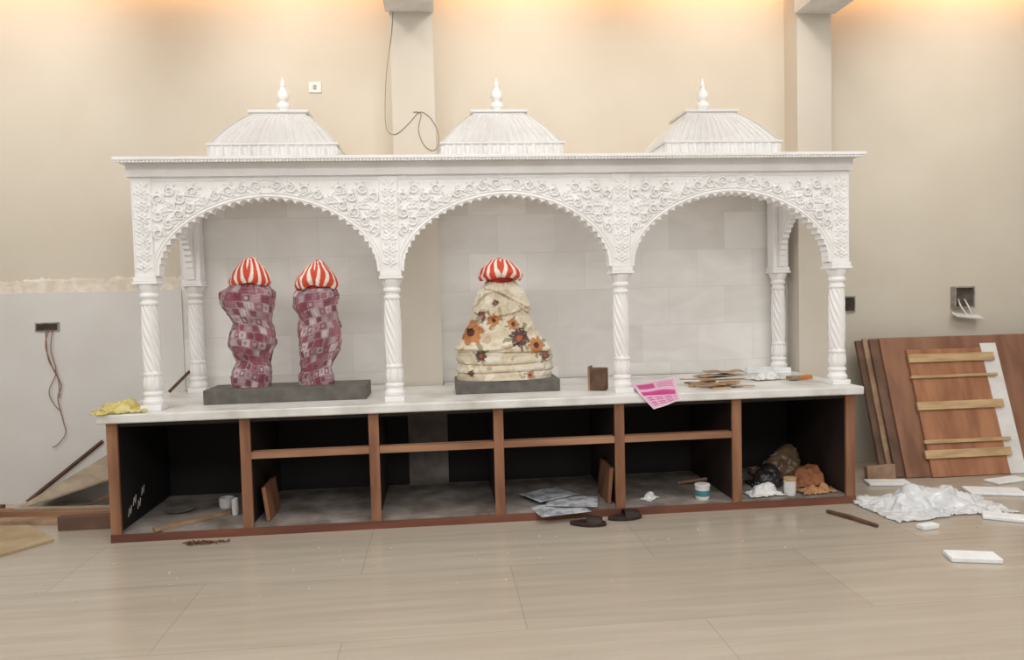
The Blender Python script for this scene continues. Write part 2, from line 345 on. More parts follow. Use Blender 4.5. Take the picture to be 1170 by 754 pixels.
def arch(P,A,a,zsp,b,th,nteeth,tth=.022,carve=True):
    EX=1.88
    n=nteeth*6; half=[(-A,zsp)]; lastx=-A
    for i in range(n+1):
        t=PI-PI/2*i/n; tooth=tth*abs(math.sin(nteeth*(PI-t)))**.7
        cx_=math.cos(t); cx_=-abs(cx_)**(2/EX); sz=math.sin(t)**(2/EX)
        x=(a-tth+tooth)*cx_; z=zsp+(b+tooth-tth)*sz
        x=max(x,lastx+1e-4) if i<n else 0
        if x>0: x=0
        lastx=x; half.append((x,z))
    ins=half+[(-x,z) for x,z in half[-2::-1]]
    vs=[];fs=[];m=len(ins)
    for d in (0,-th):
        for s,z in ins: vs.append(P(s,d,z))
        for s,z in ins: vs.append(P(s,d,ZP))
    for i in range(m-1):
        fs.append((i,i+1,m+i+1,m+i)); fs.append((2*m+i,3*m+i,3*m+i+1,2*m+i+1)); fs.append((i,2*m+i,2*m+i+1,i+1)); fs.append((m+i,m+i+1,3*m+i+1,3*m+i))
    pan=part('arch_panel',MB().add(vs,fs),MARB,can,smooth=30)
    def cvt(off,t):
        c=math.cos(t); c=math.copysign(abs(c)**(2/EX),c)
        return (a+off)*c,zsp+(b+off)*max(0,math.sin(t))**(2/EX)
    cl=lambda s:max(-A+.004,min(A-.004,s))
    for off,rr in ((.008,.0055),(.028,.005)):
        pts=[cvt(off,PI-PI*i/80) for i in range(81)]
        part('arch_rim',MB().tube([P(cl(s),.001,z) for s,z in pts],rr,6),MARB,pan)
    part('top_moulding',MB().tube([P(-A+.004,.001,ZP-.022),P(A-.004,.001,ZP-.022)],.006,6),MARB,pan)
    if not carve: return pan
    P2=lambda s,d,z:P(-s,d,z)
    rows=[]; STEP=.084
    for k in range(7):
        off=.073+.079*k; row=[]; last=None
        for i in range(500):
            t=PI-PI/2*i/499; s,z=cvt(off,t)
            if s<-A+.034 or z>ZP-.060:
                if row and last: rows.append(row); row=[]; last=None
                continue
            if last is None or math.hypot(s-last[0],z-last[1])>=STEP: row.append((s,z,t)); last=(s,z)
        if row: rows.append(row)
    for PP in (P,P2):
        mb=MB()
        for ri,row in enumerate(rows):
            stem=[]
            for i,(s,z,t) in enumerate(row):
                dr=1 if (i+ri)%2 else -1; tang=t-PI/2
                a0=tang+PI-dr*.3
                if (i*2+ri)%5==3: flower(mb,PP,s,z,.039,7,t)
                else:
                    curl(mb,PP,s,z,.034,a0,dr)
                    for j in (-.95,0,.95): petal(mb,PP,s+.031*math.cos(tang+j),z+.031*math.sin(tang+j),tang+j+.35*dr,.032,.021)
                    petal(mb,PP,s+.028*math.cos(t),z+.028*math.sin(t),t-.4*dr,.034,.021)
                stem.append(PP(s+.035*math.cos(t)*dr,.004,z+.035*math.sin(t)*dr))
            if len(stem)>1:
                sm=[]
                for q in range(len(stem)-1):
                    for h in range(6): sm.append(Vector(stem[q]).lerp(Vector(stem[q+1]),(1-math.cos(PI*h/6))/2))
                mb.tube(sm+[Vector(stem[-1])],.0068,6)
        part('carving',mb,MARB,pan,smooth=50)
    return pan
A=1.5102/2-.060
for k in range(3):
    xm=(XC[k]+XC[k+1])/2
    arch(lambda s,d,z,xm=xm:(xm+s,YC-.05-d,z),A,A-.002,ZC+.003,.478,.09,34)
for x,sg in ((XC[0],1),(XC[3],-1)):
    ym=(YC+YR)/2; A2=(YR-YC)/2-.060
    arch(lambda s,d,z,x=x,sg=sg:(x+sg*(.02+d),ym+s,z),A2,A2-.002,ZC+.003,.42,.05,26,.012,False)
for (x,y) in [(x,YC) for x in XC]+[(XC[0],YR),(XC[3],YR)]:
    po=part('post',MB().box(x-.062,x+.062,y-.056,y+.056,ZC,ZP),MARB,can,bevel=.004)
    if y==YC:
        P=lambda s,d,z:(x+s,YC-.056-d,z)
        for sx in (-.054,.054): part('edge_moulding',MB().tube([P(sx,0,ZC+.03),P(sx,0,ZP-.02)],.005,6),MARB,po)
        mb=MB(); mb.tube([P(0.014*math.sin(i*.9),0,ZC+.03+(ZP-ZC-.05)*i/40) for i in range(41)],.006,6)
        z=ZC+.06
        while z<ZP-.04:
            flower(mb,P,0,z,.036,6,PI/6)
            for sx in (-1,1): petal(mb,P,sx*.014,z+.030,PI/2-sx*.7,.042,.022); petal(mb,P,sx*.02,z-.008,PI/2-sx*1.3,.032,.019)
            z+=.076
        part('carving',mb,MARB,po,smooth=50)
x0,x1=XC[0]-.080,XC[3]+.080
e=.012; fz=MB().box(x0,x1,YC-.068-e,YC+.08,ZP,2.333).box(x0,x0+.165,YC+.08,WY-.05,ZP,2.333).box(x1-.165,x1,YC+.08,WY-.05,ZP,2.333)
part('frieze',fz,MARB,can,bevel=.003,smooth=0)
c0,c1=XC[0]-.115,XC[3]+.115
cn=MB().box(c0,c1,-.055,PF-.03,2.333,2.355).box(c0,p1a-.01,PF-.03,WY-.03,2.333,2.355).box(p1b+.01,p2a-.015,PF-.03,WY-.03,2.333,2.355)
part('cornice',cn,MARB,can,bevel=.005,smooth=0)
n=int((c1-c0-.03)/.021); mb=MB()
for i in range(n): mb.ell((c0+.015+(c1-c0-.03)*i/(n-1),-.043,2.328),(.0112,.008,.010),6,4)
part('bead_moulding',mb,MARB,can)
# ------------------------------------------------------------------ domes
ZD=2.355
def dome(xc,label):
    yc=.52; d=thing('roof_dome',label,'dome',(xc,yc,ZD),'fluted marble domes along the canopy roof')
    W,WT=.4,.165; zb,zt=.11,.345
    def side(fn,nu,nv,mbx):
        for q in range(4):
            Tm=Matrix.Translation((xc,yc,ZD))@Matrix.Rotation(q*PI/2,4,'Z')
            mbx.grid(fn,nu,nv,T=Tm)
    b=MB()
    def bandf(u,v):
        s=-1+2*u; lf=abs(math.sin(14*PI*u)); bump=.028*max(0,min(1,1.5*(lf-v*.85)))
        return (s*W,-(W-.006+bump*(1-abs(s)**8)),zb*v)
    side(bandf,224,14,b)
    b.box(xc-W-.008,xc+W+.008,yc-W-.008,yc+W+.008,ZD,ZD+.012).box(xc-W-.008,xc+W+.008,yc-W-.008,yc+W+.008,ZD+zb-.012,ZD+zb)
    part('lower_band',b,MARB,d,smooth=50)
    r=MB()
    def roof(u,v):
        w=WT+(W-.004-WT)*((1-v)**.74); s=-1+2*u
        fl=.017*abs(math.sin(16*PI*u))*(1-.3*v)*(1-abs(s)**12)
        return (s*w,-(w+fl-.008),zb+(zt-zb)*v)
    side(roof,224,18,r)
    part('roof',r,MARB,d,smooth=60)
    tp=MB().box(xc-WT-.03,xc+WT+.03,yc-WT-.03,yc+WT+.03,ZD+zt+.006,ZD+zt+.024).box(xc-WT-.014,xc+WT+.014,yc-WT-.014,yc+WT+.014,ZD+zt-.01,ZD+zt+.006)
    part('top_slab',tp,MARB,d,bevel=.005)
    fpf=[(.078,0),(.081,.012),(.062,.022),(.037,.032),(.030,.044),(.043,.056),(.047,.071),(.039,.086),(.024,.095),(.024,.103),(.036,.114),(.041,.134),(.036,.157),(.023,.179),(.015,.193),(.015,.199),(.019,.205),(.013,.222),(.007,.244),(.002,.264)]
    part('finial',MB().lathe(fpf,28,(xc,yc,ZD+zt+.024)),MARB,d,smooth=60)
dome((XC[0]+XC[1])/2+.04,'fluted white marble dome above the left arch, over the two patchwork statues')
dome((XC[1]+XC[2])/2-.01,'fluted white marble dome above the middle arch, over the floral draped statue')
dome((XC[2]+XC[3])/2-.035,'fluted white marble dome above the right arch, over the empty bay')
# ------------------------------------------------------------------ statues
def interp(rows,z):
    if z<=rows[0][0]: return rows[0][1:]
    for a,b in zip(rows,rows[1:]):
        if z<=b[0]:
            t=(z-a[0])/(b[0]-a[0]); t=t*t*(3-2*t)*.6+t*.4
            return tuple(a[i]+(b[i]-a[i])*t for i in (1,2))
    return rows[-1][1:]
def prow(px,Y,z0):
    out=[]
    for y,l,r in px:
        a=at(l,y,1,Y); b=at(r,y,1,Y); out.append(((a.z+b.z)/2,(a.x+b.x)/2,(b.x-a.x)/2))
    out.sort(); out[0]=(z0,)+out[0][1:]
    return out
def drape(rows,Y,dr,wr,colf,nu=220,nv=220,fold=None,crease=0):
    z0,z1=rows[0][0],rows[-1][0]; mb=MB()
    def fn(u,v):
        th=2*PI*u; vv=min(1,v/.94); z=z0+(z1-z0)*vv; xc,h=interp(rows,z)
        cap=1 if v<=.94 else math.sqrt(max(0,1-((v-.94)/.06)**2))
        zz=z+(0 if v<=.94 else .03*((v-.94)/.06))
        c,s=math.cos(th),math.sin(th)
        n1=nz(c*1.8+7*rows[0][1],s*1.8,z*7); n2=1-2*abs(nz(c*2.5+3,s*2.5,z*10))
        n3=1-3*abs(nz(c*3+s*2,s*3+9,z*9+c*6+s*3)); n4=1-3*abs(nz(c*6+s*2,s*6+9,z*20-c*7))
        w=wr*(1.0*n1+.6*n2-.5)+crease*(n3+.5*n4-.6)+(fold(th,z) if fold else 0); w*=min(1,vv*12)
        hx=(h+w)*cap
        return (xc+hx*c,Y+(h*dr+w)*cap*s,zz)
    mb.grid(fn,nu,nv,True,col=colf); return mb
def hood(mb,hx,Y,zt,H,W,seed,nst,crown):
    # compact folded cloth over the head: rounded crown, soft folds, hem tucked in and lower over the ears
    red,wh=S(208,72,46),S(242,229,217)
    def fn(u,v):
        t=2*PI*u; c,s=math.cos(t),math.sin(t)
        if v<.25: q=v/.25; rr=W*crown*math.sin(q*PI/2); dz=.14*(1-math.cos(q*PI/2))
        else: q=(v-.25)/.75; rr=W*(crown+(1-crown)*math.sin(min(1,q/.82)*PI/2)-(.12*((q-.82)/.18)**1.4 if q>.82 else 0)); dz=.14+.86*q
        f1=1-2*abs(nz(c*1.5+seed*3,s*1.5+seed,v*2.2))
        rr*=1+.07*f1*(.3+v)
        hem=.84+.16*abs(s)**1.3+.05*nz(c*1.2,s*1.2+seed,7)
        z=zt-H*dz*hem+.012*nz(c*2+seed,s*2,v*4)*(.4+v)+.05*H*s*math.sin(seed*2.3)*(1-v)
        return (hx+rr*s,Y-rr*.74*c,z)
    def cf(u,v,p):
        t=2*PI*u; c,s=math.cos(t),math.sin(t)
        q=(abs(t-PI)/(2*PI)*nst-.9*v+.3*nz(c*1.6,s*1.6,v*2+seed)+.5)%1
        return red if (q<.58 or v<.06) else wh
    mb.grid(fn,220,52,True,col=cf)
pf=at(232,463,2,T).y; Yp=pf+.17
bx0=at(232,455,1,pf).x; bx1=at(419,452,1,pf).x
PH=.095
single('stone_plinth',MB().box(bx0,bx1,pf,pf+.34,T,T+PH),PLINTH,'long low grey stone plinth carrying the two patchwork draped statues','plinth',bevel=.004,smooth=0)
pal=[S(136,66,80),S(116,54,68),S(152,92,104),S(124,60,74)]
pal2=[S(204,190,192),S(184,160,166),S(218,208,208),S(158,112,122),S(176,162,165)]
def patch(seed):
    def cf(u,v,p):
        a=u*18+.3*math.sin(p[2]*9+seed)+.2*nz(u*9,p[2]*9,seed); b=p[2]/.052+.6*math.sin(u*2*PI+seed)+.25*nz(u*8,p[2]*7,seed+4)
        ib=math.floor(b); a+=.5*((ib*7+seed)%3)/2; ia=math.floor(a); h=(((ia*7+ib*13+seed*5)*2654435761)>>5)%97
        fa,fb=a-ia,b-ib
        c=pal[h%4] if (ia+ib)%2==0 else (pal2[h%5] if h%7 else pal[0])
        d=pal2[(h*3)%5] if (ia+ib)%2==0 else pal[(h*3)%4]
        k=0
        if h%3==0 and .28<fa<.72 and .28<fb<.72: k=.6
        elif h%5==1 and int(fb*5)%2: k=.4
        elif h%5==2 and int(fa*5)%2: k=.4
        e=min(fa,1-fa,fb,1-fb)
        if e<.12: k=max(k,.4)
        k=min(1,k+.12*(.5+.5*nz(p[0]*30,p[1]*30,p[2]*30)))
        return tuple(c[i]*(1-k)+d[i]*k for i in range(4))
    return cf
def statue(name,label,rows_px,Y,z0,dr,wr,colf,hoodspec,fold=None,crease=0,crown=.42):
    rows=prow(rows_px,Y,z0); r=thing(name,label,'statue',(rows[0][1],Y,z0))
    part('drape',drape(rows,Y,dr,wr,colf,fold=fold,crease=crease),COLM,r,smooth=80)
    hx,ht,hb,hwid=hoodspec; p=at(hx,ht,1,Y); q=at(hx,hb,1,Y); H=p.z-q.z
    m=MB(); m.grid(lambda u,v:(p.x+hwid*.72*math.cos(2*PI*u)*max(0,math.sin(PI*v))**.6*(1+.05*math.sin(16*v+2*math.sin(u*2*PI))),Y+hwid*.62*math.sin(2*PI*u)*max(0,math.sin(PI*v))**.6*(1+.05*math.sin(16*v+2*math.sin(u*2*PI))),q.z-.030+H*.65*v),48,40,True)
    part('head_wrap',m,REDC,r,smooth=80)
    m=MB(); hood(m,p.x,Y,p.z,H,hwid,hx*.1,15,crown); part('striped_hood',m,COLM,r,smooth=80,solid=.005)
tf=lambda th,z:-.010*max(0,math.sin(z*26+th+1.5*math.sin(th*2)))
statue('draped_statue','left statue of the pair, taller, wrapped in maroon and pink patchwork cloth with striped hood',
 [(320,271,301),(327,259,309),(334,251,316),(345,251,316),(357,257,312),(370,266,311),(382,263,315),(393,261,315),(403,264,312),(413,269,309),(423,265,312),(433,263,311),(443,264,310)],Yp,T+PH,.6,.012,patch(1),(285,295,328,.128),tf,.005,.44)
statue('draped_statue','right statue of the pair, slimmer, wrapped in maroon and pink patchwork cloth with striped hood',
 [(324,346,376),(330,338,385),(338,334,389),(350,334,386),(363,341,387),(376,340,391),(388,342,391),(400,340,389),(412,343,383),(422,345,380),(432,341,382),(440,342,382)],Yp,T+PH,.6,.012,patch(5),(361,299,331,.136),tf,.005,.44)
cf_=at(521,451,2,T).y; Yc=cf_+.19
cx0=at(521,442,1,cf_).x; cx1=at(640,440,1,cf_).x
single('stone_plinth',MB().box(cx0,cx1,cf_,cf_+.4,T,T+.085),PLINTH,'short grey stone plinth under the single floral draped statue','plinth',bevel=.004,smooth=0)
fl=[(538,380,15,0),(593,386,12,1),(564,366,8,0),(550,361,6,1),(549,406,7,1),(612,394,10,0),(622,406,6,1),(586,370,7,0),(604,427,5,0),(566,346,4,1),(538,426,4,1)]
flw=[]
for px,py,r,k in fl:
    p=at(px,py,1,Yc-.1); flw.append((p.x,p.z,r/166,k))
cols=[(S(190,122,66),S(84,48,38)),(S(78,50,52),S(184,100,58))]
def floral(u,v,p):
    s=math.sin(p[2]*46+.8*math.sin(p[0]*9)); b=S(226,214,191) if s>-.3 else S(215,201,176)
    if nz(p[0]*7,p[1]*7,p[2]*9)>.28: b=S(234,225,209)
    if nz(p[0]*16+4,p[1]*16,p[2]*16)>.47: b=S(200,178,148)
    if p[1]<Yc+.02:
        for x,z,r,k in flw:
            dx,dz=p[0]-x,p[2]-z; d=math.hypot(dx,dz)*(1+.35*nz(p[0]*40,p[2]*40,k))
            if d<r*1.5:
                a=math.atan2(dz,dx); re=r*(.88+.12*math.cos(6*a+x*30))
                mixc=lambda c,k_:tuple(c[i]*(1-k_)+b[i]*k_ for i in range(4))
                if d<r*.32: return cols[k][1]
                if d<re: return mixc(cols[k][0],.06) if (abs(math.sin(3*a+x*15))>.15 or d<r*.5) else mixc(S(150,98,56),.3)
                if abs(math.sin(a*1.5+x*9))<.22 and d<r*1.45: return mixc(S(118,116,82),.25)
    return b
zl=[at(575,y,1,Yc-.15).z for y in (402,415,425)]
dl=[at(575,y,1,Yc-.15).z for y in (338,352,368,384)]
def sf(th,z):
    w=0
    for i,q in enumerate(zl):
        dz=z-q-.006*math.sin(th*2+i*2)
        w+=.008*max(0,1-abs(dz-.02)/.03)-.016*max(0,1-abs(dz+.004)/.008)
    for i,q in enumerate(dl):
        dz=z-q-.10*math.cos(th+i*1.9)*(1 if i%2 else -1)-.02*math.sin(3*th+i)
        w+=.007*max(0,1-abs(dz)/.02)-.013*max(0,1-abs(dz+.014)/.009)
    return w
statue('draped_statue','seated statue wrapped in cream floral cloth with red striped hood in the middle arch',
 [(318,560,585),(324,554,590),(330,548,596),(336,544,601),(346,542,604),(356,541,604),(366,537,607),(375,532,611),(383,528,616),(391,523,625),(399,522,629),(408,522,630),(418,523,630),(426,522,630),(433,522,630)],Yc,T+.085,.6,.011,floral,(571,296,321,.148),sf,.010,.52)
# ------------------------------------------------------------------ things on the slab
KF=dict(smooth=60,solid=.0015)
px_=at(140,462,1,.06).x
single('plastic_bag',drop('yellow',px_-.022,.070,T,.3,(.95,.9,.95)),YEL,'crumpled translucent yellow plastic bag on the left end of the marble slab','bag',**KF)
a=at(193,446,1,1.0); b=at(217,424,1,1.08); a.z=T+.012
single('wood_stick',MB().tube([a,b],.012,5),STICK,'short dark stick leaning on the wall behind the leftmost column','stick')
p=at(688,447,2,T); w=thing('wooden_block','small rough brown wooden block standing beside the third column','block',(p.x,p.y,T))
Tm=TR(p.x-.005,p.y+.09,T,-.35)
part('block_body',MB().box(-.05,.06,-.06,.06,.001,.15,T=Tm),BLKW,w,bevel=.006,smooth=0)
part('block_edge',MB().box(-.066,-.05,-.058,.066,.001,.165,T=Tm),PLY2,w,bevel=.003,smooth=0)
def flyer(P0,P1,M0,M1,E0,E1,label,seed):
    m=MB(); mag=S(206,52,140); pk=S(240,190,216); wh=S(246,232,240)
    def fn(u,v):
        if v<.5: a,b=P0.lerp(M0,v*2),P1.lerp(M1,v*2)
        else: a,b=M0.lerp(E0,v*2-1),M1.lerp(E1,v*2-1)
        q=a.lerp(b,u); w=.006*(1+math.sin(u*7+seed+v*3))*min(1,v*3)
        return (q.x,q.y-(w if v>.5 else w*(v*2)),q.z+.002+(w if v<.5 else 0))
    def cf(u,v,p):
        if u<.04 or u>.96 or v<.03 or v>.97: return wh
        if .1<u<.46 and .10<v<.32: return mag
        if .54<u<.90 and .1<v<.34: return S(204,100,164) if int(v*60)%3==0 else pk
        if .08<u<.92 and .44<v<.56: return mag
        if .12<u<.88 and .64<v<.93 and int(v*38)%3==0 and int(u*19)%5: return mag
        return pk
    m.grid(fn,48,70,col=cf)
    return single('printed_flyer',m,PAPM,label,'flyer',solid=.001)
fe=-.056
def fz_(px,py,z=.806): q=at(px,py,1,fe); q.z=z; return q
flyer(at(720,440,2,T+.005),at(771,431,2,T+.005),fz_(730,452),fz_(775,448),at(747,468,1,fe-.012),at(778,457,1,fe-.01),'pink printed sheet drooping over the front edge of slab',2)
for i in range(20):
    px=rnd.uniform(796,842); ln=rnd.uniform(.10,.34); an=rnd.choice([rnd.uniform(-.3,.3),rnd.uniform(-.8,.8)]); lv=i%4; xx=at(px,440,2,T).x; yy=.09+.07*(i//4)+.010*lv
    Tm=TR(xx,yy,T+.002+.0095*lv,an)
    if i%4==3: mm=MB().tube([Tm@Vector((-ln/2,0,.005)),Tm@Vector((-.02,.008,.005)),Tm@Vector((ln/2,0,.005))],[.0045,.0048,.004],6)
    else: mm=MB().box(-ln/2,ln/2,-rnd.uniform(.008,.022),.013,0,.008,T=Tm)
    single('wood_offcut',mm,rnd.choice([PINE,PLY2,KRAFT,KRAFT,STICK]),'thin wood offcut in the loose heap on the marble slab','wood scrap','thin wood offcuts heaped on the marble slab',bevel=.001 if i%4!=3 else 0,smooth=0)
p=at(836,436,2,T)
for i,(dx,dy,rz,lb) in enumerate([(.0,.40,.3,'flat brown paper sheet behind the wood offcuts on the slab'),(.1,.48,-.2,'flat brown paper sheet overlapping the one behind the wood offcuts')]):
    m=MB(); m.grid(lambda u,v:((u-.5)*.3,(v-.5)*.16,.010*math.sin(u*4+i)**2+.008*nz(u*4,v*4,i)),20,14,T=TR(p.x+dx,p.y+dy-.05,T+.008+.016*i,rz))
    single('brown_paper',m,KRAFT,lb,'paper',solid=.0015)
p=at(878,434,2,T)
single('folded_cloth',drop('cloth',p.x,p.y+.03,T,.2,(.9,.9,1)),WHTBAG,'crumpled white cloth on the slab near the right columns','cloth',**KF)
p=at(911,434,2,T); br=thing('paint_brush','flat paint brush with orange wooden handle on right end of slab','brush',(p.x,p.y,T))
Tm=TR(p.x+.01,p.y,T+.018,.2)
part('handle',MB().box(-.01,.11,-.02,.02,-.012,.014,T=Tm),ORNG,br,bevel=.006)
part('ferrule',MB().box(-.035,-.01,-.034,.034,-.013,.013,T=Tm),METAL,br,bevel=.002)
part('bristles',MB().box(-.085,-.035,-.034,.034,-.012,.012,T=Tm),PLY2,br,bevel=.003)
p=at(884,428,2,T)
for i,(dx,dy,ln) in enumerate([(-.05,.14,.22),(.1,.06,.14)]):
    single('foam_strip',MB().box(-ln/2,ln/2,-.02,.02,0,.045,T=TR(p.x+dx,p.y+dy+.02,T+.001,.1-.3*i)),FOAM,['longer white foam strip behind the white cloth on the slab','shorter white foam strip behind the paint brush on the slab'][i],'foam',bevel=.003,smooth=0)
# ------------------------------------------------------------------ things in the bays
ZB=.055
def cup(x,y,r,h,m,label,cat,name,band=None,lid=None):
    t=thing(name,label,cat,(x,y,ZB))
    part('body',MB().lathe([(r*.86,0),(r,h*.3),(r,h),(r*.9,h),(r*.88,h*.15)],24,(x,y,ZB+.001),cap=True),m,t)
    if band: part('label_band',MB().lathe([(r*1.01,h*.3),(r*1.02,h*.32),(r*1.02,h*.72),(r*1.01,h*.75)],24,(x,y,ZB+.001),cap=False),band,t)
    if lid: part('lid',MB().lathe([(r*1.05,h),(r*1.06,h*1.02),(r*1.06,h*1.16),(r*.98,h*1.2),(0.001,h*1.2)],24,(x,y,ZB+.001)),lid,t)
p=at(257,582,2,ZB)
cup(p.x,p.y+.05,.05,.07,WHTBAG,'small white bowl on the bottom board of leftmost bay','bowl','bowl')
p=at(271,588,2,ZB); cup(p.x-.01,p.y,.022,.11,WHTBAG,'narrow white tube container beside the first inner divider','container','tube_container')
p=at(804,571,2,ZB); cup(p.x,max(p.y,.1),.049,.086,WHTBAG,'white tub with teal label in the fifth bay','tub','plastic_tub',TEAL,WHTBAG)
p=at(904,566,2,ZB); cup(p.x,max(.09,p.y),.040,.10,WHTBAG,'small whitish lidded jar in the rightmost bay','jar','jar',None,PINE)
a=at(176,607,2,ZB); b=at(262,587,2,ZB); m=(a+b)/2; dv=b-a
single('wood_plank',MB().box(-dv.length/2,dv.length/2,-.03,.03,0,.02,T=TR(m.x,m.y,ZB+.001,math.atan2(dv.y,dv.x))),PLY2,'tan wooden plank lying in the leftmost bay','plank',bevel=.002,smooth=0)
p=at(205,584,2,ZB); single('scrap_plate',MB().lathe([(.03,0),(.09,.008),(.1,.016),(.09,.014),(.03,.006)],28,(p.x,p.y,ZB+.001)),METAL,'shallow grey metal dish in the leftmost bay','dish')
single('wood_board',MB().box(-.012,.012,-.16,.16,0,.22,T=TR(.93,.25,ZB+.004,0,0,-.12)),WOOD,'small brown board leaning against the first inner divider','board',bevel=.002,smooth=0)
single('wood_board',MB().box(-.012,.012,-.16,.16,0,.24,T=TR(3.15,.25,ZB+.004,0,0,.1)),WOOD,'small brown board leaning in the right of the fourth bay','board',bevel=.002,smooth=0)
for i,(px,py,rz,lb) in enumerate([(640,583,.2,'grey printed sheet lowest in the paper pile of fourth bay'),(655,576,-.25,'grey printed sheet tilted right in the fourth bay'),(628,570,.5,'grey printed sheet turned furthest left in the fourth bay')]):
    p=at(px,py,2,ZB); m=MB()
    m.grid(lambda u,v:((u-.5)*.34,(v-.5)*.26,.007*math.sin(u*5+i)**2*v),16,12,T=TR(p.x,p.y+.02,ZB+.003+.013*i,rz))
    single('paper_sheet',m,PAPER,lb,'paper',solid=.0015)
p=at(742,570,2,ZB); single('crumpled_tissue',drop('white',p.x,p.y,ZB,.8,(.55,.55,.6)),WHTBAG,'small crumpled white tissue at the left of the fifth bay','tissue',**KF)
a=at(790,566,2,ZB); single('wood_stick',MB().tube([(a.x,a.y+.3,ZB+.012),(a.x+.2,a.y+.24,ZB+.05)],.012,5),WOODH,'thin brown stick lying behind the teal labelled tub','stick')
xb_=lambda px,y:at(px,560,1,y).x
XL=(4.085,4.745)
single('plastic_bag',drop('white',xb_(873,.12),.12,ZB,.1,(1,.9,1.1),XL),WHTBAG,'crumpled white plastic bag at the front of the rightmost bay','bag',**KF)
single('plastic_bag',drop('black',xb_(876,.38),.38,ZB,.2,(.9,1,1.1),XL),BLKBAG,'crumpled black plastic bag behind the white one in rightmost bay','bag',**KF)
single('plastic_bag',drop('brown',xb_(907,.69),.69,ZB,.05,(1.1,.85,1.15),XL),BROWNBAG,'large slumped brown plastic bag at the back of rightmost bay','bag',**KF)
single('cloth_bundle',drop('tan',xb_(930,.36),.36,ZB,-.2,(1.0,.9,1.15),XL),TANBAG,'crumpled rust brown cloth bundle in right corner of rightmost bay','cloth',**KF)
single('cloth_rag',drop('rag',xb_(935,.12),.12,ZB,.1,(.85,.8,1.1),XL),ORAG,'tan rag spread in front of the rust brown cloth bundle','cloth',**KF)
# ------------------------------------------------------------------ floor things
def slipper(px,py,rz,label):
    p=at(px,py,2,0); t=thing('slipper',label,'slipper',(p.x,p.y,0),'pair of dark slippers')
    Tm=TR(p.x,p.y,0,rz); out=[]
    n=28
    for i in range(n):
        a=2*PI*i/n; x=.115*math.cos(a); w=.045+.008*math.cos(a)-.006*math.cos(2*a); out.append((x,w*math.sin(a)))
    vs=[(x,y,z) for z in (.002,.026) for x,y in out]; fs=[tuple(range(n))[::-1],tuple(range(n,2*n))]+[(i,(i+1)%n,n+(i+1)%n,n+i) for i in range(n)]
    part('sole',MB().add(vs,fs,Tm),SLIP,t,bevel=.004)
    m=MB().grid(lambda u,v:(-.01+.1*v,-.048*math.cos(PI*u)*(1-.15*v),.016+.05*math.sin(PI*u)*(1-.3*v)),14,8,T=Tm)
    part('strap',m,SLIP,t,solid=.005)
slipper(672,600,-.25,'dark brown slipper nearer the camera, left of the pair on the floor')
slipper(714,593,.1,'dark brown slipper closer to the cabinet, right of the pair')
a=at(945,586,2,0); b=at(1003,603,2,0)
single('wood_strip',MB().tube([a+Vector((0,0,.012)),(a+b)/2+Vector((0,.015,.014)),b+Vector((0,0,.012))],[.012,.016,.011],5),STICK,'dark splintered wooden strip on the floor right of the cabinet','wood strip')
p=at(232,619,2,0); mb=MB()
for i in range(40): mb.box(-.02,.02,-.004,.004,0,.004,T=TR(p.x+rnd.gauss(0,.06),p.y-.03+rnd.gauss(0,.02),.002+.01*rnd.random(),rnd.uniform(0,3)))
o=single('wood_shavings',mb,LEAF,'small heap of dry brown shavings by the cabinet front','shavings',smooth=0); o['kind']='stuff'
mb=MB()
for i in range(60):
    s_=rnd.uniform(.003,.008); mb.box(-s_,s_,-s_*.7,s_*.7,0,s_*.6,T=TR(rnd.uniform(-.3,5.4),-.30-abs(rnd.gauss(0,.45)),.0005,rnd.uniform(0,3)))
o=single('floor_crumbs',mb,CRUMB,'pale crumbs of plaster scattered on the floor along the cabinet','debris',smooth=0); o['kind']='stuff'
p=at(1068,586,2,0)
single('plastic_sheeting',drop('heap',p.x+.06,p.y+.16,0,.05,(.92,.9,1.0)),PLAST,'crumpled white plastic packing sheet heaped on the floor at right','plastic sheet',**KF)
for px,py,w,d,h,rz,lb in [(1111,639,.25,.13,.028,-.28,'white foam block alone on the floor nearest the camera'),(1148,593,.24,.12,.026,-.6,'white foam slab at the right edge of the plastic heap'),(1136,563,.36,.18,.022,-.3,'white foam sheet behind the plastic heap on right'),(992,573,.14,.08,.022,.1,'white foam sheet left of the plastic heap'),(1060,604,.12,.06,.03,.2,'tiny white foam piece in front of plastic heap'),(1014,553,.3,.14,.022,-.2,'white foam sheet behind and left of the plastic heap'),(1150,550,.3,.12,.02,.2,'white foam sheet furthest back at right, under the leaning boards')]:
    p=at(px,py,2,0)
    single('foam_block',MB().box(-w/2,w/2,-d/2,d/2,.001,h,T=TR(p.x,p.y+.0,0,rz)),FOAM,lb,'foam',bevel=.006,smooth=0)
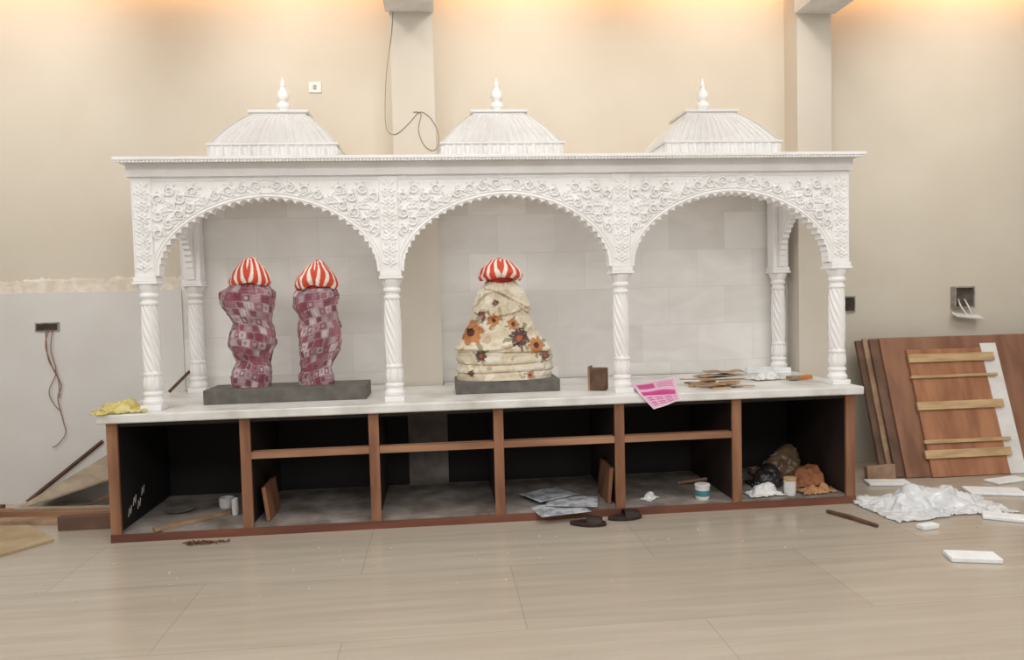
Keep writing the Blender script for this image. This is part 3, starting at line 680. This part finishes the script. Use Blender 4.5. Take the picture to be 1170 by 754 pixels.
# ------------------------------------------------------------------ boards leaning at right
QF=[(0,1,2,3),(4,7,6,5),(0,4,5,1),(1,5,6,2),(2,6,7,3),(3,7,4,0)]
yb,yt=.66,1.02
ztop=at(1085,384,1,yt).z
dl_=Vector((0,yt-yb,ztop)).normalized(); nl_=Vector((0,-dl_.z,dl_.y))
def lean(x0,x1,zt,th,off=0):
    # every board lies on the same slope, off metres in front of the rearmost one
    b0=Vector((0,yb,0))+nl_*off; b0-=dl_*(b0.z/dl_.z); b1=b0+dl_*(zt/dl_.z)
    vs=[]
    for q in (Vector(),nl_*th):
        for x,b in ((x0,b0),(x1,b0),(x1,b1),(x0,b1)): vs.append(b+q+Vector((x,0,0)))
    return MB().add(vs,QF)
def xa(px,py=390,off=0): return at(px,py,1,yt-off*1.06).x
gl='boards leaning against the right wall'
specs=[(975,.0,.03,PLY3,1.8,-.02,'dark brown board rearmost in the leaning stack, furthest left'),(984,.034,.02,PLY2,1.5,.0,'thin tan board second from the back of the leaning stack'),(991,.058,.025,PLY3,1.4,-.01,'brown board third from the back of the leaning stack'),(1003,.087,.02,PLY,2.0,.0,'large red-brown plywood sheet behind the slatted panel')]
for px,off,th,mt,w,dz,lb in specs:
    x0=xa(px,390,off); single('wooden_board',lean(x0,x0+w,ztop+dz,th,off=off),mt,lb,'board',gl,bevel=.002,smooth=0)
o3=.112
x0,x1=xa(1037,398,o3+.06),xa(1122,398,o3+.06); z3=at(1085,399,1,yt-.18).z
pal_=thing('slatted_panel','orange-brown plywood panel with pale pine slats leaning in front of large sheet','panel',((x0+x1)/2,yb-.1,0))
part('panel_board',lean(x0,x1,z3,.018,off=o3),PLYP,pal_,bevel=.002,smooth=0)
b0=Vector((0,yb,0))+nl_*o3; b0-=dl_*(b0.z/dl_.z)
def pyof(P): return 377-F*((P-CP).dot(up))/((P-CP).dot(fw))
for py,h,xl,xr in [(408,.066,1037,1134),(429,.022,1040,1138),(462,.064,1047,1145),(503,.028,1055,1153),(517,.064,1056,1154)]:
    best=min(range(0,401),key=lambda i:abs(pyof(Vector(((x0+x1)/2,0,0))+b0+dl_*(i/400*1.2)+nl_*.040)-py))
    c=b0+dl_*(best/400*1.2)+nl_*.019; t=dl_*h/2
    X0=at(xl,py,1,c.y).x; X1=at(xr,py,1,c.y).x; vs=[]
    for q in (Vector(),nl_*.02):
        for x,s in ((X0,-1),(X1,-1),(X1,1),(X0,1)): vs.append(c+q+t*s+Vector((x,0,0)))
    part('slat',MB().add(vs,QF),PINE,pal_,bevel=.002,smooth=0)
single('white_strip_board',lean(x1+.005,x1+.14,z3+.035,.012,off=o3),WHITEB,'tall narrow white board leaning beside the slatted panel','board',bevel=.002,smooth=0)
p=at(1002,547,2,0); single('wood_offcut',MB().box(-.12,.12,-.02,.02,0,.11,T=TR(p.x+.01,p.y-.03,0.001,.1,-.1)),PLY2,'short tan wooden offcut standing below the leaning board stack','wood scrap',bevel=.003,smooth=0)
# ------------------------------------------------------------------ left debris
a=at(66,607,2,0)
single('wood_block',MB().box(a.x,-.07,a.y,a.y+.06,.001,.09),PLY3,'dark brown wooden block on the floor against the cabinet left end','block',bevel=.003,smooth=0)
a2=at(-40,600,2,0); b2=Vector((-.10,a.y+.12,0)); dv=b2-a2; m2=(a2+b2)/2
single('wood_plank',MB().box(-dv.length/2,dv.length/2,-.05,.05,0,.03,T=TR(m2.x,m2.y+.02,.001,math.atan2(dv.y,dv.x))),PLY2,'long tan plank lying on the floor behind the dark brown block','plank',bevel=.002,smooth=0)
a2=at(-40,592,2,0); b2=Vector((-.10,a.y+.26,0)); dv=b2-a2; m2=(a2+b2)/2
single('wood_plank',MB().box(-dv.length/2,dv.length/2,-.045,.045,0,.05,T=TR(m2.x,m2.y+.02,.001,math.atan2(dv.y,dv.x))),WOODH,'long brown plank lying between the tan plank and the leaning board','plank',bevel=.002,smooth=0)
single('thin_strip',MB().box(-.36,.36,-.025,.025,0,.012,T=TR(m2.x+.12,m2.y+.02,.0525,math.atan2(dv.y,dv.x)+.05)),SHEET,'short pale strip of board lying on top of the long brown plank','plank',bevel=.001,smooth=0)
a3=at(-60,583,2,0); b3=Vector((-1.12,.90,0)); dv=b3-a3; m2=(a3+b3)/2
single('wood_plank',MB().box(-dv.length/2,dv.length/2,-.03,.03,0,.045,T=TR(m2.x,m2.y,.001,math.atan2(dv.y,dv.x))),STICK,'dark brown strip of wood lying nearest the left wall','plank',bevel=.002,smooth=0)
def slab4(P,th):
    P=[Vector(p) for p in P]; n=(P[1]-P[0]).cross(P[3]-P[0]).normalized()*th
    return MB().add(P+[p+n for p in P],QF)
single('thin_board',slab4([(-1.02,.82,.002),(-.05,.82,.30),(-.05,1.09,.56),(-.92,1.09,.05)],.014),SHEET,'wide dusty beige thin board leaning on the cabinet left side','board',smooth=0)
single('thin_strip',slab4([(-.62,.755,.002),(-.05,.755,.17),(-.05,.805,.19),(-.62,.805,.002)],.012),PLY3,'narrow dark brown strip leaning in front of the dusty beige board','plank',smooth=0)
a=at(50,558,1,1.10);b=at(117,504,1,1.10); a=a+(a-b)*((a.z-.016)/(b.z-a.z))
single('wood_stick',MB().tube([a,b],.014,5),STICK,'long dark stick leaning behind the dusty beige board','stick')
Pq=[at(x,y,2,.002) for x,y in ((-60,648),(0,636),(62,618),(34,602),(-60,604))]
single('plywood_offcut',MB().add(Pq+[p+Vector((0,0,.014)) for p in Pq],[(4,3,2,1,0),(5,6,7,8,9)]+[(i,(i+1)%5,5+(i+1)%5,5+i) for i in range(5)]),CARD,'flat tan plywood offcut on the floor at the left edge','wood scrap',smooth=0)
# ------------------------------------------------------------------ electrical
def wires(lst,r=.005):
    mb=MB()
    for pts in lst:
        P=[Vector(p) for p in pts]; out=[]
        for i in range(len(P)-1):
            a,b,c,d=P[max(i-1,0)],P[i],P[i+1],P[min(i+2,len(P)-1)]
            for k in range(6):
                t=k/6; out.append(.5*((2*b)+(c-a)*t+(2*a-5*b+4*c-d)*t*t+(3*b-a-3*c+d)*t**3))
        out.append(P[-1]); mb.tube(out,r,6)
    return mb
W1=WY-.035
eb=thing('junction_box','open wall junction box with dangling wires on the left wall','junction box',at(54,379,1,W1))
a=at(41,379,1,W1);b=at(68,368,1,W1)
part('box_rim',MB().box(a.x,b.x,W1-.012,W1+.002,a.z,b.z),METAL,eb,bevel=.002,smooth=0)
part('box_recess',MB().box(a.x+.012,b.x-.012,W1-.016,W1-.012,a.z+.01,b.z-.01),DKHOLE,eb,smooth=0)
for q in ([(56,376),(52,395),(60,420),(70,440),(66,455),(72,480),(75,495),(66,508),(60,511)],[(60,376),(58,400),(64,425),(56,447),(62,462),(70,470)],[(52,376),(55,410),(66,430),(68,455)]):
    part('wire',wires([[at(x,y,1,W1-.02) for x,y in q]],.0035),WIRE,eb)
rb=thing('junction_box','open metal socket box with white plate hanging out on right wall','junction box',at(1097,352,1,WY))
a=at(1086,352,1,WY);b=at(1109,327,1,WY); q=.012; yo=WY-.055
part('box_rim',MB().box(a.x,b.x,yo,WY+.002,a.z,a.z+q).box(a.x,b.x,yo,WY+.002,b.z-q,b.z).box(a.x,a.x+q,yo,WY+.002,a.z+q,b.z-q).box(b.x-q,b.x,yo,WY+.002,a.z+q,b.z-q),METAL,rb,smooth=0)
part('box_recess',MB().box(a.x+q,b.x-q,WY-.012,WY+.002,a.z+q,b.z-q),GRHOLE,rb,smooth=0)
c=at(1106,361,1,WY-.07)
part('socket_plate',MB().box(-.12,.12,-.04,.04,-.008,.008,T=TR(c.x,c.y,c.z,0,.35,.12)),PLATE,rb,bevel=.004)
for q in ([at(1095,342,1,WY-.02),at(1098,350,1,WY-.08),c],[at(1102,342,1,WY-.02),at(1107,351,1,WY-.09),c+Vector((.04,0,0))]): part('wire',wires([q],.006),WHITEB,rb)
kb=thing('junction_box','small dark junction box just right of the rightmost column','junction box',at(968,356,1,WY))
a=at(963,357,1,WY);b=at(976,338,1,WY)
part('box_rim',MB().box(a.x,b.x,WY-.02,WY+.002,a.z,b.z),METAL,kb,bevel=.002,smooth=0)
part('box_recess',MB().box(a.x+.01,b.x-.01,WY-.024,WY-.02,a.z+.012,b.z-.012),DKHOLE,kb,smooth=0)
sw=thing('switch_plate','small white switch plate on the wall above the canopy roof','switch',at(360,106,1,WY))
a=at(353,106,1,WY);b=at(367,94,1,WY); xm=(a.x+b.x)/2; zm=(a.z+b.z)/2
part('plate',MB().box(a.x,b.x,WY-.012,WY+.002,a.z,b.z),PLATE,sw,bevel=.003)
part('rocker',MB().box(xm-.012,xm+.012,WY-.018,WY-.012,zm-.016,zm+.016),METAL,sw,bevel=.002)
q=[(449,14),(447,40),(442,80),(440,120),(442,148),(453,153),(468,140),(480,128),(492,135),(500,150),(501,165),(494,172),(484,165),(478,148),(481,130),(472,128)]
single('loose_wire',wires([[at(x,y,1,PF-.004) for x,y in q]],.0026),WIRED,'loose thin cable looping down the central pillar behind the roof','cable')
# ------------------------------------------------------------------ lights
def area(loc,sx,sy,e,col,rot=(0,0,0),spread=None):
    l=bpy.data.lights.new('lamp_or_fill','AREA'); l.shape='RECTANGLE'; l.size=sx; l.size_y=sy; l.energy=e; l.color=col
    if spread: l.spread=spread
    o=bpy.data.objects.new('ceiling_or_fill_light',l); C.objects.link(o); o.location=loc; o.rotation_euler=rot
for x in (-1.3,2.3,5.9): area((x,-2.2,4.15),1.8,1.6,63,(1,.987,.966))
area((2.6,-5.5,4.1),7,1.5,232,(1,.987,.966),(math.radians(42),0,0))  # unseen wide fill light, tilted at the facade to brighten the niche back
for k in range(3): area(((XC[k]+XC[k+1])/2,.45,2.24),1.0,.25,2.2,(1,.98,.95))  # added fill lights under the canopy roof to lighten the niche, not real lamps
for px in (35,348,590,820,1092):
    x=at(px,30,1,WY).x
    l=bpy.data.lights.new('wall_washer','SPOT'); l.energy=88; l.color=(1,.965,.90); l.spot_size=math.radians(74); l.spot_blend=1; l.shadow_soft_size=.15
    o=bpy.data.objects.new('wall_washer',l); C.objects.link(o); o.location=(x,-.45,4.1)
    o.rotation_euler=(Vector((x,WY,3.10))-o.location).to_track_quat('-Z','Y').to_euler()
d_=Vector((0,WY-1.04,3.82-4.05))
area((2.3,1.04,4.05),14,.03,28,(1,.44,.11),d_.to_track_quat('-Z','Y').to_euler(),math.radians(74))
w=bpy.data.worlds.new('world'); sc.world=w; w.use_nodes=True
w.node_tree.nodes['Background'].inputs[0].default_value=(1,.987,.968,1); w.node_tree.nodes['Background'].inputs[1].default_value=.5
